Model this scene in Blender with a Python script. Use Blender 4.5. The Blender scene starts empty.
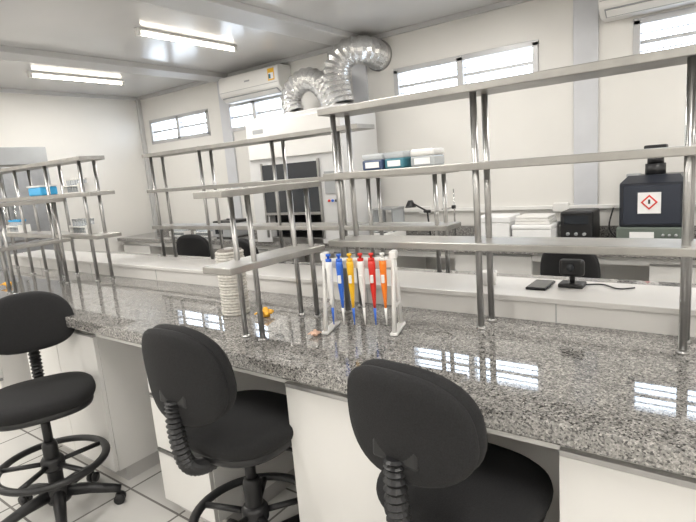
import bpy, bmesh, math, random
from mathutils import Vector, Matrix
random.seed(4)
C = bpy.context.scene.collection
MATS = {}

# ------------------------------------------------------------------ materials
def mat(name, col, rough=0.5, metal=0.0, var=0.04, scale=6.0, bump=0.0, bscale=200, emit=None, estr=0, alpha=None, coat=0.0, trans=0.0):
    if name in MATS: return MATS[name]
    m = bpy.data.materials.new(name); m.use_nodes = True
    nt = m.node_tree; b = nt.nodes['Principled BSDF']
    b.inputs['Roughness'].default_value = rough
    b.inputs['Metallic'].default_value = metal
    b.inputs['Coat Weight'].default_value = coat
    b.inputs['Transmission Weight'].default_value = trans
    tc = nt.nodes.new('ShaderNodeTexCoord')
    n = nt.nodes.new('ShaderNodeTexNoise'); n.inputs['Scale'].default_value = scale; n.inputs['Detail'].default_value = 4
    nt.links.new(tc.outputs['Object'], n.inputs['Vector'])
    r = nt.nodes.new('ShaderNodeValToRGB')
    r.color_ramp.elements[0].position = 0.3; r.color_ramp.elements[1].position = 0.7
    r.color_ramp.elements[0].color = tuple(max(0, c*(1-var)) for c in col)+(1,)
    r.color_ramp.elements[1].color = tuple(min(1, c*(1+var)) for c in col)+(1,)
    nt.links.new(n.outputs['Fac'], r.inputs['Fac']); nt.links.new(r.outputs['Color'], b.inputs['Base Color'])
    if bump > 0:
        n2 = nt.nodes.new('ShaderNodeTexNoise'); n2.inputs['Scale'].default_value = bscale
        nt.links.new(tc.outputs['Object'], n2.inputs['Vector'])
        bp = nt.nodes.new('ShaderNodeBump'); bp.inputs['Strength'].default_value = bump; bp.inputs['Distance'].default_value = 0.002
        nt.links.new(n2.outputs['Fac'], bp.inputs['Height']); nt.links.new(bp.outputs['Normal'], b.inputs['Normal'])
    if emit:
        b.inputs['Emission Color'].default_value = emit+(1,); b.inputs['Emission Strength'].default_value = estr
    if alpha is not None:
        b.inputs['Alpha'].default_value = alpha
    MATS[name] = m
    return m

def granite():
    m = bpy.data.materials.new('granite'); m.use_nodes = True; nt = m.node_tree; b = nt.nodes['Principled BSDF']
    tc = nt.nodes.new('ShaderNodeTexCoord')
    v = nt.nodes.new('ShaderNodeTexVoronoi'); v.inputs['Scale'].default_value = 240
    n = nt.nodes.new('ShaderNodeTexNoise'); n.inputs['Scale'].default_value = 85; n.inputs['Detail'].default_value = 4; n.inputs['Roughness'].default_value = .7
    nt.links.new(tc.outputs['Object'], v.inputs['Vector']); nt.links.new(tc.outputs['Object'], n.inputs['Vector'])
    r1 = nt.nodes.new('ShaderNodeValToRGB'); e = r1.color_ramp
    e.elements[0].position = .0; e.elements[0].color = (.045, .044, .042, 1)
    e.elements[1].position = 1; e.elements[1].color = (.50, .48, .45, 1)
    for p, c in ((.16, (.08, .078, .075, 1)), (.25, (.21, .205, .196, 1)), (.6, (.29, .282, .268, 1)), (.85, (.38, .365, .345, 1))):
        x = e.elements.new(p); x.color = c
    sep = nt.nodes.new('ShaderNodeSeparateColor'); nt.links.new(v.outputs['Color'], sep.inputs['Color'])
    nt.links.new(sep.outputs['Red'], r1.inputs['Fac'])
    r2 = nt.nodes.new('ShaderNodeValToRGB'); r2.color_ramp.elements[0].position = .38; r2.color_ramp.elements[0].color = (.42, .42, .42, 1)
    r2.color_ramp.elements[1].position = .55; r2.color_ramp.elements[1].color = (1, 1, 1, 1)
    nt.links.new(n.outputs['Fac'], r2.inputs['Fac'])
    mx = nt.nodes.new('ShaderNodeMix'); mx.data_type = 'RGBA'; mx.blend_type = 'MULTIPLY'; mx.inputs[0].default_value = .8
    nt.links.new(r1.outputs['Color'], mx.inputs[6]); nt.links.new(r2.outputs['Color'], mx.inputs[7])
    nt.links.new(mx.outputs[2], b.inputs['Base Color'])
    b.inputs['Roughness'].default_value = .02; b.inputs['IOR'].default_value = 1.9
    return m

def tiles():
    m = bpy.data.materials.new('floor_tiles'); m.use_nodes = True; nt = m.node_tree; b = nt.nodes['Principled BSDF']
    tc = nt.nodes.new('ShaderNodeTexCoord'); br = nt.nodes.new('ShaderNodeTexBrick')
    br.offset = 0; br.inputs['Scale'].default_value = 1; br.inputs['Brick Width'].default_value = .40; br.inputs['Row Height'].default_value = .40
    br.inputs['Mortar Size'].default_value = .006; br.inputs['Color1'].default_value = (.66, .645, .62, 1); br.inputs['Color2'].default_value = (.62, .61, .59, 1)
    br.inputs['Mortar'].default_value = (.20, .19, .18, 1)
    nt.links.new(tc.outputs['Object'], br.inputs['Vector']); nt.links.new(br.outputs['Color'], b.inputs['Base Color'])
    b.inputs['Roughness'].default_value = .18
    return m

def glassmat():
    m = bpy.data.materials.new('window_glass'); m.use_nodes = True; nt = m.node_tree
    nt.nodes.remove(nt.nodes['Principled BSDF']); o = nt.nodes['Material Output']
    t = nt.nodes.new('ShaderNodeBsdfTransparent'); g = nt.nodes.new('ShaderNodeBsdfGlossy'); g.inputs['Roughness'].default_value = .05
    mx = nt.nodes.new('ShaderNodeMixShader'); mx.inputs[0].default_value = .08
    nt.links.new(t.outputs[0], mx.inputs[1]); nt.links.new(g.outputs[0], mx.inputs[2]); nt.links.new(mx.outputs[0], o.inputs[0])
    return m

GR = granite(); TILE = tiles(); GLS = glassmat()
WALL = mat('wall_paint', (.75, .735, .705), .42, var=.02, scale=2)
CEIL = mat('ceiling_panel', (.61, .605, .60), .18, var=.03, scale=1.5)
BEAM = mat('beam_paint', (.54, .54, .54), .4, var=.02)
LAM = mat('white_laminate', (.76, .75, .73), .3, var=.015, scale=3)
LAMD = mat('carcass_grey_board', (.5, .49, .48), .5, var=.02)  # plain mid-grey board for toe kicks and the spool core
LEDGE = mat('ledge_paint', (.66, .645, .625), .32, var=.02)
STEEL = mat('stainless', (.42, .415, .41), .28, 1.0, var=.06, scale=30)
STEELW = mat('shelf_steel', (.39, .38, .36), .36, .75, var=.10, scale=14)
FAB = mat('black_fabric', (.009, .009, .010), .85, var=.5, scale=300, bump=.5, bscale=500)
PLA = mat('black_plastic', (.012, .012, .013), .42, var=.1)
CHR = mat('chrome', (.6, .6, .6), .2, 1.0)
WPL = mat('white_plastic', (.80, .79, .77), .35, var=.01)
GPL = mat('grey_plastic', (.35, .36, .37), .4)
DARKG = mat('dark_glass', (.03, .034, .04), .12)
FOIL = mat('aluminium_foil', (.80, .80, .80), .27, 1.0, var=.1, scale=60, bump=.8, bscale=60)
ALU = mat('window_alu', (.52, .52, .53), .4, .2)
TUBE = mat('lamp_tube', (1, 1, 1), .4, emit=(1, .92, .78), estr=10)
BLUE = mat('blue_plastic', (.03, .14, .62), .35)
CYAN = mat('cyan_plastic', (.05, .40, .75), .35)
TEAL = mat('teal_label', (.05, .20, .26), .4)
NAVY = mat('navy_label', (.05, .08, .17), .4)
RED = mat('red_plastic', (.65, .03, .02), .35)
YEL = mat('yellow_plastic', (.85, .48, .02), .35)
ORA = mat('orange_plastic', (.88, .22, .02), .35)
CLR = mat('clear_plastic', (.62, .66, .69), .2, alpha=.6)
TWI = mat('twine', (.58, .56, .52), .9, var=.2, scale=80, bump=.6)
TWD = mat('twine_groove', (.22, .20, .18), .95, var=.2, scale=80)
FOAM = mat('styrofoam', (.82, .82, .82), .8, bump=.3)
STK = mat('sticker_white', (.85, .85, .85), .5)
PET = mat('dried_orange_peel', (.88, .42, .04), .7, var=.3, scale=60)
PNK = mat('beige_paper', (.68, .45, .34), .8, var=.2, scale=60)

# ------------------------------------------------------------------ builder
class B:
    def __init__(s, name):
        s.name = name; s.bm = bmesh.new(); s.m = []
    def mi(s, m):
        if m not in s.m: s.m.append(m)
        return s.m.index(m)
    def merge(s, t, m, M=None, smooth=False):
        k = s.mi(m)
        if M is not None: bmesh.ops.transform(t, matrix=M, verts=t.verts)
        for f in t.faces: f.material_index = k; f.smooth = smooth
        me = bpy.data.meshes.new('t'); t.to_mesh(me); t.free(); s.bm.from_mesh(me); bpy.data.meshes.remove(me)
    def box(s, c, d, m, bev=0.0, M=None, rz=0, rx=0, ry=0, seg=2):
        t = bmesh.new(); bmesh.ops.create_cube(t, size=1)
        bmesh.ops.transform(t, matrix=Matrix.Diagonal((d[0], d[1], d[2], 1)), verts=t.verts)
        if bev > 0: bmesh.ops.bevel(t, geom=t.edges[:], offset=bev, segments=seg, affect='EDGES', profile=.5)
        T = Matrix.Translation(c) @ Matrix.Rotation(rz, 4, 'Z') @ Matrix.Rotation(rx, 4, 'X') @ Matrix.Rotation(ry, 4, 'Y')
        s.merge(t, m, (M @ T) if M is not None else T)
    def b2(s, a, b, m, bev=0.0, M=None):
        s.box([(a[i]+b[i])/2 for i in range(3)], [abs(b[i]-a[i]) for i in range(3)], m, bev, M)
    def tube(s, pts, r, m, seg=14, M=None, caps=True, smooth=True, flat=1.0):
        pts = [Vector(p) for p in pts]; n = len(pts)
        rr = r if isinstance(r, (list, tuple)) else [r]*n
        t = bmesh.new(); rings = []; nrm = None
        for i, p in enumerate(pts):
            d = (pts[min(i+1, n-1)]-pts[max(i-1, 0)]).normalized()
            if nrm is None:
                a = Vector((0, 0, 1)) if abs(d.z) < .9 else Vector((1, 0, 0)); nrm = d.cross(a).normalized()
            else:
                nrm = (nrm-d*nrm.dot(d)).normalized()
            bn = d.cross(nrm)
            rings.append([t.verts.new(p+(nrm*math.cos(2*math.pi*k/seg)+bn*flat*math.sin(2*math.pi*k/seg))*rr[i]) for k in range(seg)])
        for i in range(n-1):
            for k in range(seg):
                t.faces.new((rings[i][k], rings[i][(k+1) % seg], rings[i+1][(k+1) % seg], rings[i+1][k]))
        if caps:
            t.faces.new(rings[0][::-1]); t.faces.new(rings[-1])
        bmesh.ops.recalc_face_normals(t, faces=t.faces[:])
        s.merge(t, m, M, smooth)
    def lathe(s, prof, m, c=(0, 0, 0), seg=28, M=None, smooth=True):
        t = bmesh.new(); rings = []
        for r, z in prof:
            rings.append([t.verts.new((r*math.cos(2*math.pi*k/seg), r*math.sin(2*math.pi*k/seg), z)) for k in range(seg)])
        for i in range(len(prof)-1):
            for k in range(seg): t.faces.new((rings[i][k], rings[i][(k+1) % seg], rings[i+1][(k+1) % seg], rings[i+1][k]))
        t.faces.new(rings[0][::-1]); t.faces.new(rings[-1])
        bmesh.ops.recalc_face_normals(t, faces=t.faces[:])
        T = Matrix.Translation(c); s.merge(t, m, (M @ T) if M is not None else T, smooth)
    def torus(s, c, R, r, m, M=None, seg=48, flat=1.0):
        t = bmesh.new(); rings = []
        for i in range(seg):
            a = 2*math.pi*i/seg
            rings.append([t.verts.new(((R+r*math.cos(2*math.pi*k/10))*math.cos(a), (R+r*math.cos(2*math.pi*k/10))*math.sin(a), r*flat*math.sin(2*math.pi*k/10))) for k in range(10)])
        for i in range(seg):
            for k in range(10):
                t.faces.new((rings[i][k], rings[(i+1) % seg][k], rings[(i+1) % seg][(k+1) % 10], rings[i][(k+1) % 10]))
        bmesh.ops.recalc_face_normals(t, faces=t.faces[:])
        T = Matrix.Translation(c); s.merge(t, m, (M @ T) if M is not None else T, True)
    def pad(s, w, d, rings, m, M, ex=3.0, bend=0.0, taper=0.0, seg=44):
        t = bmesh.new(); R = []
        for sc, z in rings:
            row = []
            for k in range(seg):
                a = 2*math.pi*k/seg; ca, sa = math.cos(a), math.sin(a)
                x = math.copysign(abs(ca)**(2/ex), ca)*w/2*sc; y = math.copysign(abs(sa)**(2/ex), sa)*d/2*sc
                x *= 1+taper*(y/(d/2))
                row.append(t.verts.new((x, y, z+bend*(x/(w/2))**2)))
            R.append(row)
        for i in range(len(R)-1):
            for k in range(seg): t.faces.new((R[i][k], R[i][(k+1) % seg], R[i+1][(k+1) % seg], R[i+1][k]))
        t.faces.new(R[0][::-1]); t.faces.new(R[-1])
        bmesh.ops.recalc_face_normals(t, faces=t.faces[:])
        s.merge(t, m, M, True)
    def done(s, loc=(0, 0, 0), rz=0.0):
        me = bpy.data.meshes.new(s.name); s.bm.to_mesh(me); s.bm.free()
        for m in s.m: me.materials.append(m)
        o = bpy.data.objects.new(s.name, me); C.objects.link(o); o.location = loc; o.rotation_euler = (0, 0, rz)
        return o

def smoothpath(P, n=12):
    P = [Vector(p) for p in P]; out = []
    for i in range(len(P)-1):
        a = P[max(i-1, 0)]; b = P[i]; c = P[i+1]; d = P[min(i+2, len(P)-1)]
        for k in range(n):
            t = k/n
            out.append(.5*((2*b)+(c-a)*t+(2*a-5*b+4*c-d)*t*t+(3*b-a-3*c+d)*t**3))
    out.append(P[-1]); return out
def even(P, step):
    out = [P[0]]; acc = 0
    for i in range(1, len(P)):
        seg = (P[i]-P[i-1]).length
        while acc+seg >= step:
            t = (step-acc)/seg; q = P[i-1].lerp(P[i], t); out.append(q); P[i-1] = q; seg = (P[i]-q).length; acc = 0
        acc += seg
    out.append(P[-1]); return out

# ------------------------------------------------------------------ room
XL, XR, YB, YF, H = -6.62, 2.6, 4.3, -2.6, 2.69
o = B('floor'); o.b2((XL-.15, YF-.15, -.1), (XR+.15, YB+.15, 0), TILE); o.done()
o = B('ceiling'); o.b2((XL-.15, YF-.15, H), (XR+.15, YB+.15, H+.1), CEIL); o.done()
o = B('wall_left'); o.b2((XL-.15, YF, 0), (XL, YB, H), WALL); o.done()
o = B('wall_right'); o.b2((XR, YF, 0), (XR+.15, YB, H), WALL); o.done()
o = B('wall_front'); o.b2((XL-.15, YF-.15, 0), (XR+.15, YF, H), WALL); o.done()
WZ0, WZ1 = 2.06, 2.35
wins = [(-6.42, -5.22), (-4.93, -3.88), (-2.54, -1.275), (-.60, .72)]
o = B('wall_back')
o.b2((XL-.15, YB, 0), (XR+.15, YB+.15, WZ0), WALL); o.b2((XL-.15, YB, WZ1), (XR+.15, YB+.15, H), WALL)
xs = [XL-.15]+[v for w in wins for v in w]+[XR+.15]
for i in range(0, len(xs), 2): o.b2((xs[i], YB, WZ0), (xs[i+1], YB+.15, WZ1), WALL)
o.done()
for i, (a, b) in enumerate(wins):
    o = B('window_%d' % (i+1)); f = .03
    y0, y1 = YB-.012, YB+.06
    o.b2((a-.015, y0, WZ0-.015), (b+.015, y1, WZ0+f), ALU, .003); o.b2((a-.015, y0, WZ1-f), (b+.015, y1, WZ1+.015), ALU, .003)
    o.b2((a-.015, y0, WZ0), (a+f, y1, WZ1), ALU, .003); o.b2((b-f, y0, WZ0), (b+.015, y1, WZ1), ALU, .003)
    mid = (a+b)/2; o.b2((mid-.028, y0, WZ0), (mid+.028, y1, WZ1), ALU, .003)
    for (p, q) in ((a+f, mid-.028), (mid+.028, b-f)):
        zc = (WZ0+WZ1)/2
        o.b2((p, YB+.015, zc-.013), (q, YB+.045, zc+.013), ALU, .002)
        o.b2((p, YB+.02, zc+.055), (q, YB+.03, zc+.064), ALU)
        o.b2((p, YB+.02, zc-.064), (q, YB+.03, zc-.055), ALU)
        o.b2((p, YB+.028, WZ0+f), (q, YB+.032, WZ1-f), GLS)
    o.done()
k = 1
for x in (-4.88, -2.93, -.92, 1.06):
    o = B('trim_%d' % k); o.b2((x-.14, YF, H-.05), (x+.14, YB, H), BEAM, .004); o.done(); k += 1
    o = B('trim_%d' % k); o.b2((x-.085, YB-.02, 0), (x+.085, YB, H-.05), mat('pillar_paint', (.60, .61, .64), .35), .004); o.done(); k += 1
for args in (((XL, YB-.04, H-.04), (XR, YB, H)), ((XL, YF, H-.04), (XL+.04, YB, H)), ((XL, YB-.05, 0), (XL+.05, YB, H-.04))):
    o = B('trim_%d' % k); o.b2(args[0], args[1], BEAM, .004); o.done(); k += 1
o = B('trim_%d' % k); o.b2((-2.7, YB-.03, 1.06), (XR, YB, 1.09), WPL, .003)
for x in (-2.3, -1.75, -1.1, .1): o.b2((x-.06, YB-.035, 1.04), (x+.06, YB, 1.11), WPL, .006)
o.done(); k += 1
o = B('baseboard_back'); o.b2((XL, YB-.015, 0), (XR, YB, .08), LAM); o.done()
o = B('baseboard_left'); o.b2((XL, YF, 0), (XL+.015, YB, .08), LAM); o.done()

# ------------------------------------------------------------------ lamps
def tube_lamp(x, y):
    o = B('ceiling_tube_lamp')
    o.b2((x-.028, y-.5, H-.02), (x+.028, y+.5, H), WPL, .004)
    o.tube([(x, y-.47, H-.038), (x, y+.47, H-.038)], .015, TUBE, 12)
    for e in (-.485, .485): o.b2((x-.02, y+e-.016, H-.056), (x+.02, y+e+.016, H-.015), WPL, .004)
    o.done()
    L = bpy.data.lights.new('tube_light', 'AREA'); L.shape = 'RECTANGLE'; L.size = .10; L.size_y = .95
    L.energy = 20.5; L.color = (1, .97, .92)
    l = bpy.data.objects.new('tube_light', L); C.objects.link(l); l.location = (x, y, H-.065)
for x in (-5.6, -3.72, -1.8, .2, 1.9):
    for y in (2.98, .5, -1.6): tube_lamp(x, y)

# ------------------------------------------------------------------ island bench
IX0, IX1 = -5.2, 1.3
YFr = 1.13; LY0, LY1 = 1.87, 2.15; BY1 = 2.62; TZ = .9; LZ = .99
def front_unit(o, x0, x1, yf, sgn, kind, top=.85):
    yb = yf+sgn*.55
    o.b2((x0, min(yf+sgn*.02, yb), .08), (x1, max(yf+sgn*.02, yb), top), LAM)
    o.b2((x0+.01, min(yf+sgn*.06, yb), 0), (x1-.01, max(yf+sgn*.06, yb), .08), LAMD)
    w = x1-x0; g = .003
    def fr(a, b, z0, z1):
        o.b2((a+g, min(yf, yf+sgn*.019), z0+g), (b-g, max(yf, yf+sgn*.019), z1-.020), LAM, .0015)
        o.b2((a+g, yf-.004, z1-.018), (b-g, yf+.018, z1-.003), STEEL, .002)
    if kind == 'drawers':
        for z0, z1 in ((.08, .34), (.34, .6), (.6, top)): fr(x0, x1, z0, z1)
    elif kind == 'doors':
        n = max(1, round(w/.45))
        for i in range(n): fr(x0+w*i/n, x0+w*(i+1)/n, .08, top-.03)
    else:
        fr(x0, x1, .08, top-.03)
o = B('granite_island_bench')
o.b2((IX0, YFr, TZ-.055), (IX1, LY0, TZ), GR, .006)
o.b2((IX0, LY1, TZ-.055), (IX1, BY1, TZ), GR, .006)
o.b2((IX0, LY0, 0), (IX1, LY1, LZ-.02), LEDGE)
o.b2((IX0-.005, LY0-.012, LZ-.02), (IX1, LY1+.012, LZ), LEDGE, .003)
x = IX0+.6
while x < IX1:
    o.b2((x-.0015, LY0-.002, TZ), (x+.0015, LY0+.01, LZ-.02), GPL); x += .82
o.b2((IX0+.02, YFr+.06, TZ-.10), (IX1-.02, YFr+.08, TZ-.055), LAM)
for (a, b, kd) in ((-.314, .35, 'doors'), (-1.20, -.79, 'one'), (-2.05, -1.69, 'drawers'), (-3.3, -2.47, 'doors'), (-4.3, -3.8, 'drawers'), (-5.18, -4.75, 'doors'), (.85, 1.28, 'drawers')):
    front_unit(o, a, b, YFr+.045, 1, kd, .845)
o.b2((IX0+.02, LY1, .0), (IX1-.02, LY1+.3, TZ-.055), LAM)
o.done()

# ------------------------------------------------------------------ back bench
BZ = .85; BF = 3.65
o = B('granite_side_bench')
o.b2((XL+.06, BF, BZ-.045), (XR-.3, YB-.022, BZ), GR, .005)
o.b2((XL+.06, YB-.045, BZ), (XR-.3, YB-.022, BZ+.08), GR)
o.b2((XL+.07, BF+.05, BZ-.1), (XR-.3, BF+.07, BZ-.045), LAM)
for (a, b, kd) in ((-6.5, -5.9, 'doors'), (-5.3, -4.85, 'drawers'), (-4.0, -3.8, 'one'), (-2.95, -2.3, 'doors'), (-1.75, -1.15, 'drawers'), (-.42, -.02, 'one'), (.55, 1.4, 'doors')):
    front_unit(o, a, b, BF+.04, 1, kd, BZ-.05)
o.done()

# ------------------------------------------------------------------ shelf racks
def rack_x(posts, shelves, yc, ztop):
    o = B('steel_shelf_rack')
    for z, a, b in shelves: o.b2((a, yc-.085, z-.026), (b, yc+.085, z), STEELW, .003)
    for p in posts:
        for dy in (-.05, .05):
            o.tube([(p, yc+dy, TZ), (p, yc+dy, ztop)], .0115, STEEL, 12)
            o.lathe([(.018, TZ), (.018, TZ+.006), (.013, TZ+.01)], STEEL, (p, yc+dy, 0), 16)
    o.done()
def rack_y(xc, y0, y1, zs, posts, ztop):
    o = B('steel_shelf_rack')
    for z in zs: o.b2((xc-.075, y0, z-.024), (xc+.075, y1, z), STEELW, .003)
    for p in posts:
        for dx in (-.045, .045):
            o.tube([(xc+dx, p, TZ), (xc+dx, p, ztop)], .0105, STEEL, 12)
            o.lathe([(.017, TZ), (.017, TZ+.006), (.012, TZ+.01)], STEEL, (xc+dx, p, 0), 16)
    o.done()
S1, S2, S3 = 1.215, 1.49, 1.745
rack_x((-1.31, -.715, -.105, .50), [(S1, -1.36, .58), (S2, -1.36, .58), (S3, -1.36, .58)], 1.755, S3+.004)
rack_x((-3.38, -3.86, -4.36, -4.9), [(S1, -4.98, -3.24), (S2, -4.98, -3.24), (S3-.03, -4.98, -3.30)], 1.755, S3-.026)
rack_x((-3.57, -2.99, -2.29, -1.78), [(1.19, -3.63, -1.7), (S2-.02, -3.63, -1.7), (S3-.01, -3.63, -1.62)], 2.40, S3-.006)
rack_x((-1.60, -1.20), [(1.19, -1.68, -1.13), (S2-.02, -1.68, -1.13)], 2.40, S2-.016)
rack_y(-1.44, 1.14, 1.655, (1.20, 1.465), (1.28, 1.60), 1.469)
rack_y(-3.62, 1.14, 1.655, (1.20, 1.465), (1.28, 1.60), 1.469)

# ------------------------------------------------------------------ chairs
PR = [(.55, -.045), (.86, -.042), (.95, -.03), (.99, -.012), (1, .0), (.985, .014), (.93, .025), (.8, .032), (.5, .036), (.2, .037)]
def chair(x, y, rz, sz, ring=True, name='black_swivel_stool', rr=.27, sw=.44, bw=.38, bh=.30, bz=.275):
    o = B(name)
    o.pad(sw, .42, PR, FAB, Matrix.Translation((0, 0, sz-.036)), 2.7)
    o.pad(sw*.93, .39, [(.8, -.012), (.98, -.008), (1, 0), (1, .014), (.96, .02)], PLA, Matrix.Translation((0, 0, sz-.088)), 2.7)
    o.box((0, -.01, sz-.115), (.17, .2, .035), PLA, .008)
    o.tube([(.05, .02, sz-.12), (.22, .04, sz-.125)], .007, PLA, 8); o.tube([(.2, .04, sz-.125), (.26, .04, sz-.13)], .012, PLA, 8)
    o.tube([(0, 0, sz-.11), (0, 0, sz-.30)], .020, PLA, 16)
    o.lathe([(.033, .1), (.033, sz-.28), (.026, sz-.26)], PLA)
    o.lathe([(.05, .075), (.055, .09), (.055, .13), (.042, .16), (.034, .17)], PLA)
    for i in range(5):
        a = i*2*math.pi/5+.3; c, s_ = math.cos(a), math.sin(a)
        o.tube([(c*.03, s_*.03, .118), (c*.14, s_*.14, .105), (c*.24, s_*.24, .08), (c*rr, s_*rr, .072)], [.030, .026, .021, .019], PLA, 10)
        o.tube([(c*(rr-.01), s_*(rr-.01), .075), (c*(rr-.01), s_*(rr-.01), .05)], .009, PLA, 8)
        for d in (-.014, .014):
            cx, cy = c*(rr-.01)-s_*d, s_*(rr-.01)+c*d
            o.tube([(cx+s_*.008, cy-c*.008, .025), (cx-s_*.008, cy+c*.008, .025)], .025, PLA, 16)
    if ring:
        zr = .265
        o.torus((0, 0, zr), .228, .019, PLA, flat=.8)
        o.lathe([(.045, zr-.03), (.05, zr-.02), (.05, zr+.02), (.04, zr+.035)], PLA)
        for i in range(5):
            a = i*2*math.pi/5+.9
            o.tube([(math.cos(a)*.03, math.sin(a)*.03, zr), (math.cos(a)*.222, math.sin(a)*.222, zr)], .0135, PLA, 8, flat=.8)
    P = smoothpath([(0, -.08, sz-.10), (0, -.19, sz-.105), (0, -.262, sz-.06), (0, -.285, sz+.06), (0, -.280, sz+bz-.075)], 14)
    rad = [(.029 if i % 2 else .021) for i in range(len(P))]
    o.tube(P, rad, PLA, 14, smooth=False)
    o.box((0, -.272, sz+bz-.04), (.13, .022, .10), PLA, .009, rx=-.08)
    M = Matrix.Translation((0, -.238, sz+bz)) @ Matrix.Rotation(math.radians(94), 4, 'X')
    o.pad(bw, bh, [(a, -b*.85) for a, b in PR][::-1], FAB, M, 2.5, bend=-.045, taper=-.07)
    o.pad(bw*.985, bh*.985, [(.9, .02), (1.0, .026), (1.012, .034), (1.0, .042), (.93, .05), (.75, .053), (.3, .054)], FAB, M, 2.5, bend=-.045, taper=-.07)
    o.done((x, y, 0), rz)
chair(-.565, 1.18, math.radians(-6), .67, bw=.36, bh=.275, bz=.257)
chair(-1.400, 1.15, math.radians(3), .67, bh=.325, bz=.238, bw=.37)
chair(-2.51, .915, math.radians(-112), .635, bh=.29, bz=.26, bw=.40, sw=.46)
chair(-.75, 3.36, math.radians(-4), .56, False, 'black_office_chair', .24, bh=.34, bz=.26, bw=.33)
chair(-4.40, 3.40, math.radians(15), .57, False, 'black_office_chair', .24)
chair(-3.42, 3.34, math.radians(-20), .55, False, 'black_office_chair', .24)

# ------------------------------------------------------------------ air conditioners
def ac(x0, x1, z0=2.345, h=.275, label=False):
    o = B('wall_air_conditioner'); d = .21; y1 = YB; w = x1-x0; xc = (x0+x1)/2
    prof = [(0, 0), (0, h), (-d*.8, h), (-d*.97, h*.93), (-d, h*.8), (-d, h*.35), (-d*.93, h*.2), (-d*.6, .0)]
    t = bmesh.new()
    A = [t.verts.new((x0, y1+p[0], z0+p[1])) for p in prof]; Bv = [t.verts.new((x1, y1+p[0], z0+p[1])) for p in prof]
    n = len(prof)
    for i in range(n): t.faces.new((A[i], A[(i+1) % n], Bv[(i+1) % n], Bv[i]))
    t.faces.new(A[::-1]); t.faces.new(Bv); bmesh.ops.recalc_face_normals(t, faces=t.faces[:])
    bmesh.ops.bevel(t, geom=t.edges[:], offset=.006, segments=2, affect='EDGES')
    o.merge(t, WPL)
    o.box((xc, y1-d*.80, z0+h*.085), (w*.92, .075, .006), GPL, .001, rx=math.radians(-35))
    o.box((xc, y1-d*.83, z0+h*.065), (w*.9, .055, .006), WPL, .001, rx=math.radians(-35))
    o.b2((x0+.01, y1-d-.002, z0+h*.36), (x1-.01, y1-d+.004, z0+h*.375), GPL)
    for i in range(10): o.b2((x0+.03, y1-.03-.014*i, z0+h-.002), (x1-.03, y1-.036-.014*i, z0+h+.002), GPL)
    if label:
        o.b2((x1-.14, y1-d-.003, z0+h*.45), (x1-.05, y1-d+.003, z0+h*.88), YEL); o.b2((x1-.13, y1-d-.004, z0+h*.5), (x1-.06, y1-d, z0+h*.72), STK); o.b2((x1-.13, y1-d-.005, z0+h*.52), (x1-.10, y1-d-.001, z0+h*.68), TEAL)
    o.b2((xc-.04, y1-d-.002, z0+h*.6), (xc+.04, y1-d+.002, z0+h*.66), GPL)
    o.done()
ac(-4.72, -3.80, label=True)
ac(-.80, .12, z0=2.38)

# ------------------------------------------------------------------ fume hood + ducts
o = B('fume_hood')
hx0, hx1, hy0, hy1 = -3.88, -2.72, 3.62, 4.20
z0, z1 = BZ, 2.05
HW = mat('hood_enamel', (.66, .66, .66), .35, var=.02)
HD = mat('hood_interior', (.04, .043, .048), .4)
ox0, ox1 = -3.68, -3.02
o.b2((hx0, hy0+.02, 1.54), (hx1, hy1, z1), HW, .006)
o.b2((hx0, hy0+.02, z0), (ox0, hy1, 1.55), HW, .004); o.b2((ox1, hy0+.02, z0), (hx1, hy1, 1.55), HW, .004)
o.b2((ox0, hy1-.04, z0), (ox1, hy1, 1.55), HD); o.b2((ox0, hy0+.03, z0), (ox1, hy1, z0+.05), STEEL, .004)
o.b2((ox0, hy0+.10, z0+.05), (ox0+.012, hy1-.04, 1.54), HD); o.b2((ox1-.012, hy0+.10, z0+.05), (ox1, hy1-.04, 1.54), HD)
o.b2((hx0+.03, hy0-.005, 1.66), (hx1-.03, hy0+.03, z1-.04), LAM, .006)
o.b2((ox0-.02, hy0+.004, 1.14), (ox1+.02, hy0+.014, 1.60), DARKG); o.b2((ox0-.03, hy0-.004, 1.12), (ox1+.03, hy0+.02, 1.145), STEEL, .003)
for xx in (ox0-.035, ox1+.015): o.b2((xx, hy0-.002, z0+.05), (xx+.02, hy0+.03, 1.62), STEEL, .003)
o.b2((ox1+.08, hy0+.012, 1.30), (hx1-.06, hy0+.024, 1.50), GPL, .003)
for i in range(3): o.tube([(ox1+.12+.04*i, hy0+.012, 1.24), (ox1+.12+.04*i, hy0, 1.24)], .012, (RED, BLUE, PLA)[i], 12)
o.b2((hx0+.12, hy0-.008, 1.9), (hx0+.26, hy0, 1.94), GPL)
for px in (-3.48, -2.90): o.lathe([(.135, z1-.005), (.135, z1+.03), (.125, z1+.034)], STEEL, (px, 3.93, 0))
o.done()
def duct(P, r):
    P = even(smoothpath(P, 20), .026)
    o = B('flexible_exhaust_duct'); o.tube(P, [r if i % 2 else r*.88 for i in range(len(P))], FOIL, 24, smooth=False); return o
o = duct([(-3.48, 3.93, 2.086), (-3.51, 3.93, 2.20), (-3.44, 3.94, 2.32), (-3.30, 3.95, 2.37), (-3.17, 3.95, 2.32), (-3.08, 3.95, 2.22), (-3.03, 3.95, 2.13), (-3.00, 3.95, 2.055)], .108); o.done()
o = duct([(-2.90, 3.93, 2.086), (-2.93, 3.93, 2.22), (-2.94, 3.94, 2.36), (-2.90, 3.96, 2.47), (-2.82, 4.0, 2.53), (-2.74, 4.06, 2.54), (-2.70, 4.15, 2.53), (-2.70, 4.285, 2.51)], .128)
o.tube([(-2.70, 4.27, 2.51), (-2.70, 4.298, 2.51)], .138, STEEL, 24); o.done()

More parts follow.
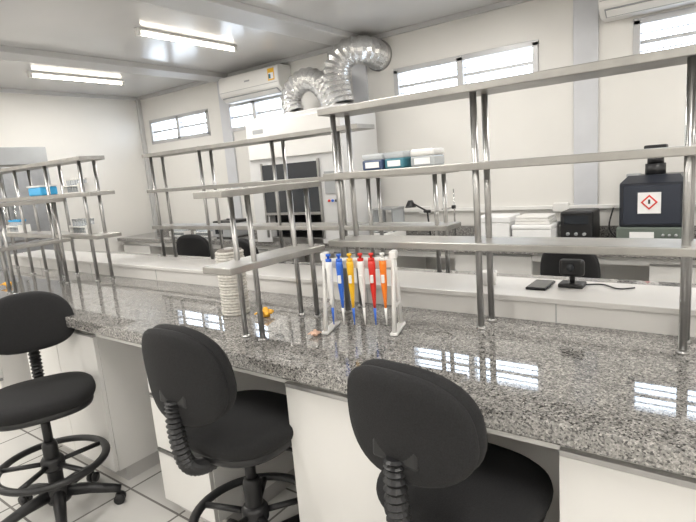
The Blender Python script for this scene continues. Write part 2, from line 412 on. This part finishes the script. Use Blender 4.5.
# ------------------------------------------------------------------ gel documentation unit
o = B('gel_documentation_unit'); gx, gy = -.43, 3.98; BK = mat('satin_black', (.022, .025, .034), .3)
o.box((gx, gy, BZ+.065), (.40, .34, .13), mat('green_grey_base', (.12, .145, .125), .45), .01)
o.b2((gx-.17, gy-.173, BZ+.02), (gx+.17, gy-.169, BZ+.045), PLA)
o.b2((gx-.12, gy-.173, BZ+.06), (gx+.02, gy-.168, BZ+.10), STK)
for i in range(3): o.tube([(gx+.07+.035*i, gy-.168, BZ+.08), (gx+.07+.035*i, gy-.178, BZ+.08)], .009, GPL, 10)
o.box((gx, gy, BZ+.275), (.37, .32, .29), BK, .012)
o.b2((gx-.16, gy-.168, BZ+.15), (gx+.16, gy-.158, BZ+.40), mat('door_slate', (.036, .042, .058), .25), .004)
t = bmesh.new(); prof = [(-.183, -.16, 0), (.183, -.16, 0), (.183, .16, 0), (-.183, .16, 0)]
A = [t.verts.new((gx+a, gy+b, BZ+.415)) for a, b, c in prof]; D = [t.verts.new((gx+a*.8, gy+b*.6+.03, BZ+.46)) for a, b, c in prof]
for i in range(4): t.faces.new((A[i], A[(i+1) % 4], D[(i+1) % 4], D[i]))
t.faces.new(D); t.faces.new(A[::-1]); bmesh.ops.recalc_face_normals(t, faces=t.faces[:]); o.merge(t, BK)
o.tube([(gx+.0, gy+.02, BZ+.45), (gx+.0, gy+.02, BZ+.53)], .060, PLA, 20); o.tube([(gx+.0, gy+.02, BZ+.53), (gx+.0, gy+.02, BZ+.58)], .048, PLA, 20)
o.box((gx+.0, gy+.02, BZ+.61), (.13, .10, .08), PLA, .01)
o.b2((gx-.16, gy-.06, BZ+.452), (gx-.08, gy+.02, BZ+.472), GPL, .004)
o.b2((gx-.075, gy-.1715, BZ+.22), (gx+.055, gy-.168, BZ+.355), STK)
o.box((gx-.01, gy-.1725, BZ+.292), (.068, .003, .068), RED, 0, ry=math.radians(45)); o.box((gx-.01, gy-.1742, BZ+.292), (.050, .003, .050), STK, 0, ry=math.radians(45))
o.b2((gx-.016, gy-.1762, BZ+.282), (gx-.004, gy-.1752, BZ+.31), PLA)
o.done()

# ------------------------------------------------------------------ back bench items
def tray(x, y, w, d, h, z=BZ, m=FOAM):
    o = B('styrofoam_box')
    o.box((x, y, z+h*.39), (w, d, h*.78), m, .008); o.box((x, y, z+h*.89), (w*1.03, d*1.03, h*.22), m, .008)
    o.done()
tray(-1.48, 3.92, .27, .24, .21); tray(-1.18, 3.90, .28, .24, .15)
o = B('plastic_tray_stack')
for i in range(3): o.box((-1.18, 3.90, BZ+.15+.011+.02*i), (.25-.01*i, .20, .018), WPL, .004)
o.done()
o = B('black_power_supply'); o.box((-.90, 4.02, BZ+.12), (.22, .24, .22), PLA, .012); o.b2((-.98, 3.895, BZ+.14), (-.82, 3.902, BZ+.20), DARKG)
for i in range(3): o.tube([(-.955+.055*i, 3.902, BZ+.07), (-.955+.055*i, 3.885, BZ+.07)], .012, GPL, 12)
for dx in (-.08, .08):
    for dy in (-.1, .1): o.tube([(-.90+dx, 4.02+dy, BZ), (-.90+dx, 4.02+dy, BZ+.015)], .01, PLA, 8)
o.done()
o = B('power_cable'); o.tube(smoothpath([(-.76, 4.1, BZ+.006), (-.73, 3.98, BZ+.006), (-.67, 4.0, BZ+.006), (-.68, 4.12, BZ+.006), (-.74, 4.2, BZ+.08), (-.72, 4.245, BZ+.22)], 10), .006, PLA, 8); o.done()
o = B('desk_lamp')
o.lathe([(.07, 0), (.07, .012), (.02, .02)], PLA, (-2.12, 4.02, BZ)); o.tube([(-2.12, 4.02, BZ+.015), (-2.14, 4.02, BZ+.24)], .008, PLA, 8)
o.tube([(-2.14, 4.02, BZ+.24), (-2.28, 4.0, BZ+.32)], .008, PLA, 8); o.lathe([(.02, .04), (.045, -.01), (.05, -.02)], PLA, (-2.29, 4.0, BZ+.30)); o.tube([(-2.11, 4.02, BZ+.24), (-2.17, 4.02, BZ+.24)], .014, PLA, 8); o.done()
o = B('retort_stand')
o.box((-1.90, 4.0, BZ+.008), (.12, .18, .016), PLA, .004); o.tube([(-1.90, 4.05, BZ+.01), (-1.90, 4.05, BZ+.42)], .006, CHR, 10)
o.box((-1.90, 4.04, BZ+.27), (.03, .03, .03), PLA, .004); o.tube([(-1.90, 4.03, BZ+.27), (-1.90, 3.93, BZ+.27)], .005, CHR, 8); o.torus((-1.90, 3.895, BZ+.27), .035, .004, CHR, seg=24); o.done()
o = B('analytical_balance')
o.box((-2.52, 3.96, BZ+.04), (.22, .30, .07), WPL, .012); o.lathe([(.05, .075), (.05, .082)], STEEL, (-2.52, 4.0, BZ))
for a in (-.1, .1):
    for b in (-.06, .13): o.b2((-2.52+a-.006, 3.96+b-.006, BZ+.07), (-2.52+a+.006, 3.96+b+.006, BZ+.28), GPL)
o.b2((-2.63, 3.89, BZ+.27), (-2.41, 4.10, BZ+.285), GPL, .003)
for a in (-.1, .1): o.b2((-2.52+a-.001, 3.90, BZ+.075), (-2.52+a+.001, 4.09, BZ+.27), CLR)
o.b2((-2.58, 3.82, BZ+.074), (-2.46, 3.87, BZ+.078), DARKG); o.b2((-2.6, 3.85, BZ), (-2.44, 4.1, BZ+.01), GPL); o.done()
def tube_rack(x, y, z, w=.2, d=.09, caps=BLUE):
    o = B('test_tube_rack')
    for zz in (0, .045): o.b2((-w/2, -d/2, zz), (w/2, d/2, zz+.006), WPL)
    for s_ in (-1, 1): o.b2((s_*w/2-.003, -d/2, 0), (s_*w/2+.003, d/2, .06), WPL)
    n = int(w/.032)
    for i in range(n):
        for j in range(2):
            xx = -w/2+.018+i*(w-.036)/max(1, n-1); yy = -.02+.04*j
            o.tube([(xx, yy, .006), (xx, yy, .085)], .008, CLR, 8); o.tube([(xx, yy, .085), (xx, yy, .1)], .0095, caps, 8)
    o.done((x, y, z))
tube_rack(-5.6, 3.95, BZ, .3, .1, PLA); tube_rack(-5.1, 3.95, BZ, .3, .1, CYAN)
o = B('black_water_bath'); o.box((-4.62, 3.95, BZ+.085), (.32, .3, .15), GPL, .012); o.box((-4.62, 3.95, BZ+.175), (.3, .28, .035), PLA, .01)
o.tube([(-4.68, 3.95, BZ+.2), (-4.56, 3.95, BZ+.2)], .009, PLA, 8); o.b2((-4.72, 3.795, BZ+.05), (-4.6, 3.801, BZ+.11), DARKG); o.b2((-4.75, 3.83, BZ), (-4.49, 4.07, BZ+.012), PLA); o.done()

# ------------------------------------------------------------------ left wall steel refrigerator
o = B('steel_refrigerator'); fx0, fx1, fy0, fy1 = XL+.02, -6.0, 1.75, 2.70
o.b2((fx0, fy0, .1), (fx1-.04, fy1, 2.0), STEELW, .008)
SB = mat('brushed_steel', (.42, .43, .45), .35, .8, var=.05, scale=20)
for a, b in ((fy0, (fy0+fy1)/2), ((fy0+fy1)/2, fy1)):
    for z0_, z1_ in ((.14, 1.02), (1.04, 1.80)): o.b2((fx1-.04, a+.008, z0_), (fx1, b-.008, z1_), SB, .006)
o.b2((fx1-.04, fy0, 1.82), (fx1-.002, fy1, 2.0), GPL, .004)
for y in ((fy0+fy1)/2-.05, (fy0+fy1)/2+.05):
    for zc in (.8, 1.3): o.tube([(fx1+.03, y, zc-.12), (fx1+.03, y, zc+.12)], .009, CHR, 8); o.b2((fx1-.005, y-.006, zc-.11), (fx1+.03, y+.006, zc-.095), CHR); o.b2((fx1-.005, y-.006, zc+.095), (fx1+.03, y+.006, zc+.11), CHR)
for xx in (fx0+.06, fx1-.1):
    for yy in (fy0+.06, fy1-.06): o.tube([(xx, yy, 0), (xx, yy, .11)], .02, STEEL, 10)
o.done()

# ------------------------------------------------------------------ pipette stand
a0 = Vector((-1.235, 1.49)); a1 = Vector((-.985, 1.575)); ctr = (a0+a1)/2; ang = math.atan2(a1.y-a0.y, a1.x-a0.x); hw = (a1-a0).length/2
o = B('pipette_stand')
for s_ in (-1, 1):
    for q in (-1, 1):
        o.tube([(s_*hw, q*.060, .004), (s_*hw, q*.010, .285)], [.012, .010], WPL, 10, flat=.7)
    o.box((s_*hw, 0, .285), (.026, .045, .03), WPL, .006)
    o.box((s_*hw, 0, .006), (.03, .15, .012), WPL, .005)
    o.box((s_*hw, 0, .10), (.012, .085, .014), WPL, .003)
o.box((0, 0, .268), (hw*2, .05, .012), WPL, .004); o.box((0, -.024, .258), (hw*2, .008, .03), WPL, .003)
o.done((ctr.x, ctr.y, TZ), ang)
cols = [(WPL, BLUE), (BLUE, BLUE), (YEL, YEL), (WPL, RED), (RED, RED), (ORA, WPL)]
for i, (c1, c2) in enumerate(cols):
    o = B('micropipette'); lx = -hw+.030+i*(2*hw-.060)/5
    o.lathe([(.004, -.065), (.0065, -.03), (.009, .0), (.011, .02), (.012, .07), (.0135, .10), (.012, .115)], c1, (0, 0, 0), 14)
    o.lathe([(.002, -.125), (.004, -.09), (.0055, -.06)], WPL if i % 2 else BLUE, (0, 0, 0), 10)
    o.lathe([(.0115, .115), (.0115, .125)], c2, (0, 0, 0), 12); o.lathe([(.005, .125), (.005, .134), (.009, .135), (.009, .143)], c2, (0, 0, 0), 12)
    o.box((0, .012, .095), (.012, .012, .012), c2, .003); o.box((0, -.012, .05), (.012, .006, .03), WPL, .002)
    p = Matrix.Rotation(ang, 4, 'Z') @ Vector((lx, -.046, 0))
    o.done((ctr.x+p.x, ctr.y+p.y, TZ+.158), ang)

# ------------------------------------------------------------------ bench small things
o = B('twine_spool'); n = 22
o.lathe([(.02, 0), (.055, 0), (.055, .293), (.02, .295)], TWD)
for i in range(n):
    o.torus((0, 0, .0068+i*.2865/n), .0560+.0012*math.sin(i*2.1), .0072, TWI, seg=28)
o.tube([(0, 0, .29), (0, 0, .300)], .02, LAMD, 16)
o.done((-1.80, 1.51, TZ))
def peel(name, m, x, y, s, z=TZ):
    o = B(name)
    for i in range(9):
        a = i*2*math.pi/9; q = random.uniform(.7, 1.1)
        o.tube([(0, 0, s*.3), (math.cos(a)*s*.4, math.sin(a)*s*.4, s*.5*q), (math.cos(a)*s*.9*q, math.sin(a)*s*.9*q, s*.35)], [s*.12, s*.26, s*.09], m, 8, flat=.5)
    o.lathe([(s*.1, 0), (s*.35, .002), (s*.35, s*.4), (s*.15, s*.8)], m, seg=12); o.done((x, y, z))
peel('dried_orange_flower', PET, -1.62, 1.52, .052)
peel('crumpled_paper', PNK, -1.24, 1.40, .030)
peel('dried_orange_flower', PET, -3.95, 1.38, .05)
for i, (m1, m2, rz_) in enumerate(((NAVY, CLR, .05), (TEAL, CLR, -.12), (CLR, WPL, .1))):
    o = B('pipette_tip_box'); o.box((0, 0, .019), (.092, .11, .038), m1, .006); o.box((0, 0, .050), (.094, .112, .024), m2, .008)
    o.b2((-.03, -.0575, .008), (.03, -.0545, .030), STK); o.done((-1.135+.107*i, 1.755, S2), rz_)
tube_rack(-3.55, 1.755, S1, .22, .09, GPL); tube_rack(-3.55, 1.755, S2, .2, .09, WPL)
o = B('blue_storage_bin'); o.box((-4.06, 1.755, S2+.03), (.2, .12, .06), CYAN, .01); o.box((-4.06, 1.755, S2+.066), (.21, .13, .012), WPL, .004); o.done()
tube_rack(-4.6, 1.755, S1, .22, .09, CYAN)
o = B('mobile_phone'); o.box((-.60, 2.03, LZ+.005), (.075, .14, .010), PLA, .003); o.box((-.60, 2.03, LZ+.0105), (.068, .132, .001), DARKG); o.done()
o = B('webcam'); o.box((-.49, 2.06, LZ+.008), (.09, .07, .016), PLA, .004); o.tube([(-.49, 2.06, LZ+.01), (-.49, 2.06, LZ+.05)], .010, PLA, 8); o.box((-.49, 2.055, LZ+.075), (.09, .035, .065), PLA, .012); o.tube([(-.49, 2.04, LZ+.078), (-.49, 2.03, LZ+.078)], .014, DARKG, 12)
o.tube(smoothpath([(-.445, 2.08, LZ+.006), (-.39, 2.1, LZ+.005), (-.33, 2.05, LZ+.005), (-.28, 2.08, LZ+.005)]), .003, PLA, 6); o.done()
o = B('white_cup'); o.lathe([(.028, 0), (.034, .055), (.031, .055), (.026, .005)], WPL, (-.80, 2.0, LZ)); o.done()

# ------------------------------------------------------------------ world + camera
w = bpy.data.worlds.new('sky'); bpy.context.scene.world = w; w.use_nodes = True; nt = w.node_tree
bg = nt.nodes['Background']; tc = nt.nodes.new('ShaderNodeTexCoord'); sp = nt.nodes.new('ShaderNodeSeparateXYZ'); r = nt.nodes.new('ShaderNodeValToRGB')
r.color_ramp.elements[0].color = (.78, .88, 1, 1); r.color_ramp.elements[1].color = (.55, .75, 1, 1)
nt.links.new(tc.outputs['Generated'], sp.inputs[0]); nt.links.new(sp.outputs['Z'], r.inputs['Fac']); nt.links.new(r.outputs['Color'], bg.inputs['Color'])
bg.inputs['Strength'].default_value = 9

cam = bpy.data.cameras.new('camera'); co = bpy.data.objects.new('camera', cam); C.objects.link(co)
cam.sensor_width = 36; cam.lens = 519/696*36; cam.clip_start = .02
R = Matrix(((.8030, -.0401, .5945), (.5902, .1861, -.7854), (-.0791, .9816, .1731)))
co.matrix_world = Matrix.Translation((0, 0, 1.5)) @ R.to_quaternion().normalized().to_matrix().to_4x4()
bpy.context.scene.camera = co
bpy.context.scene.view_settings.view_transform = 'Standard'
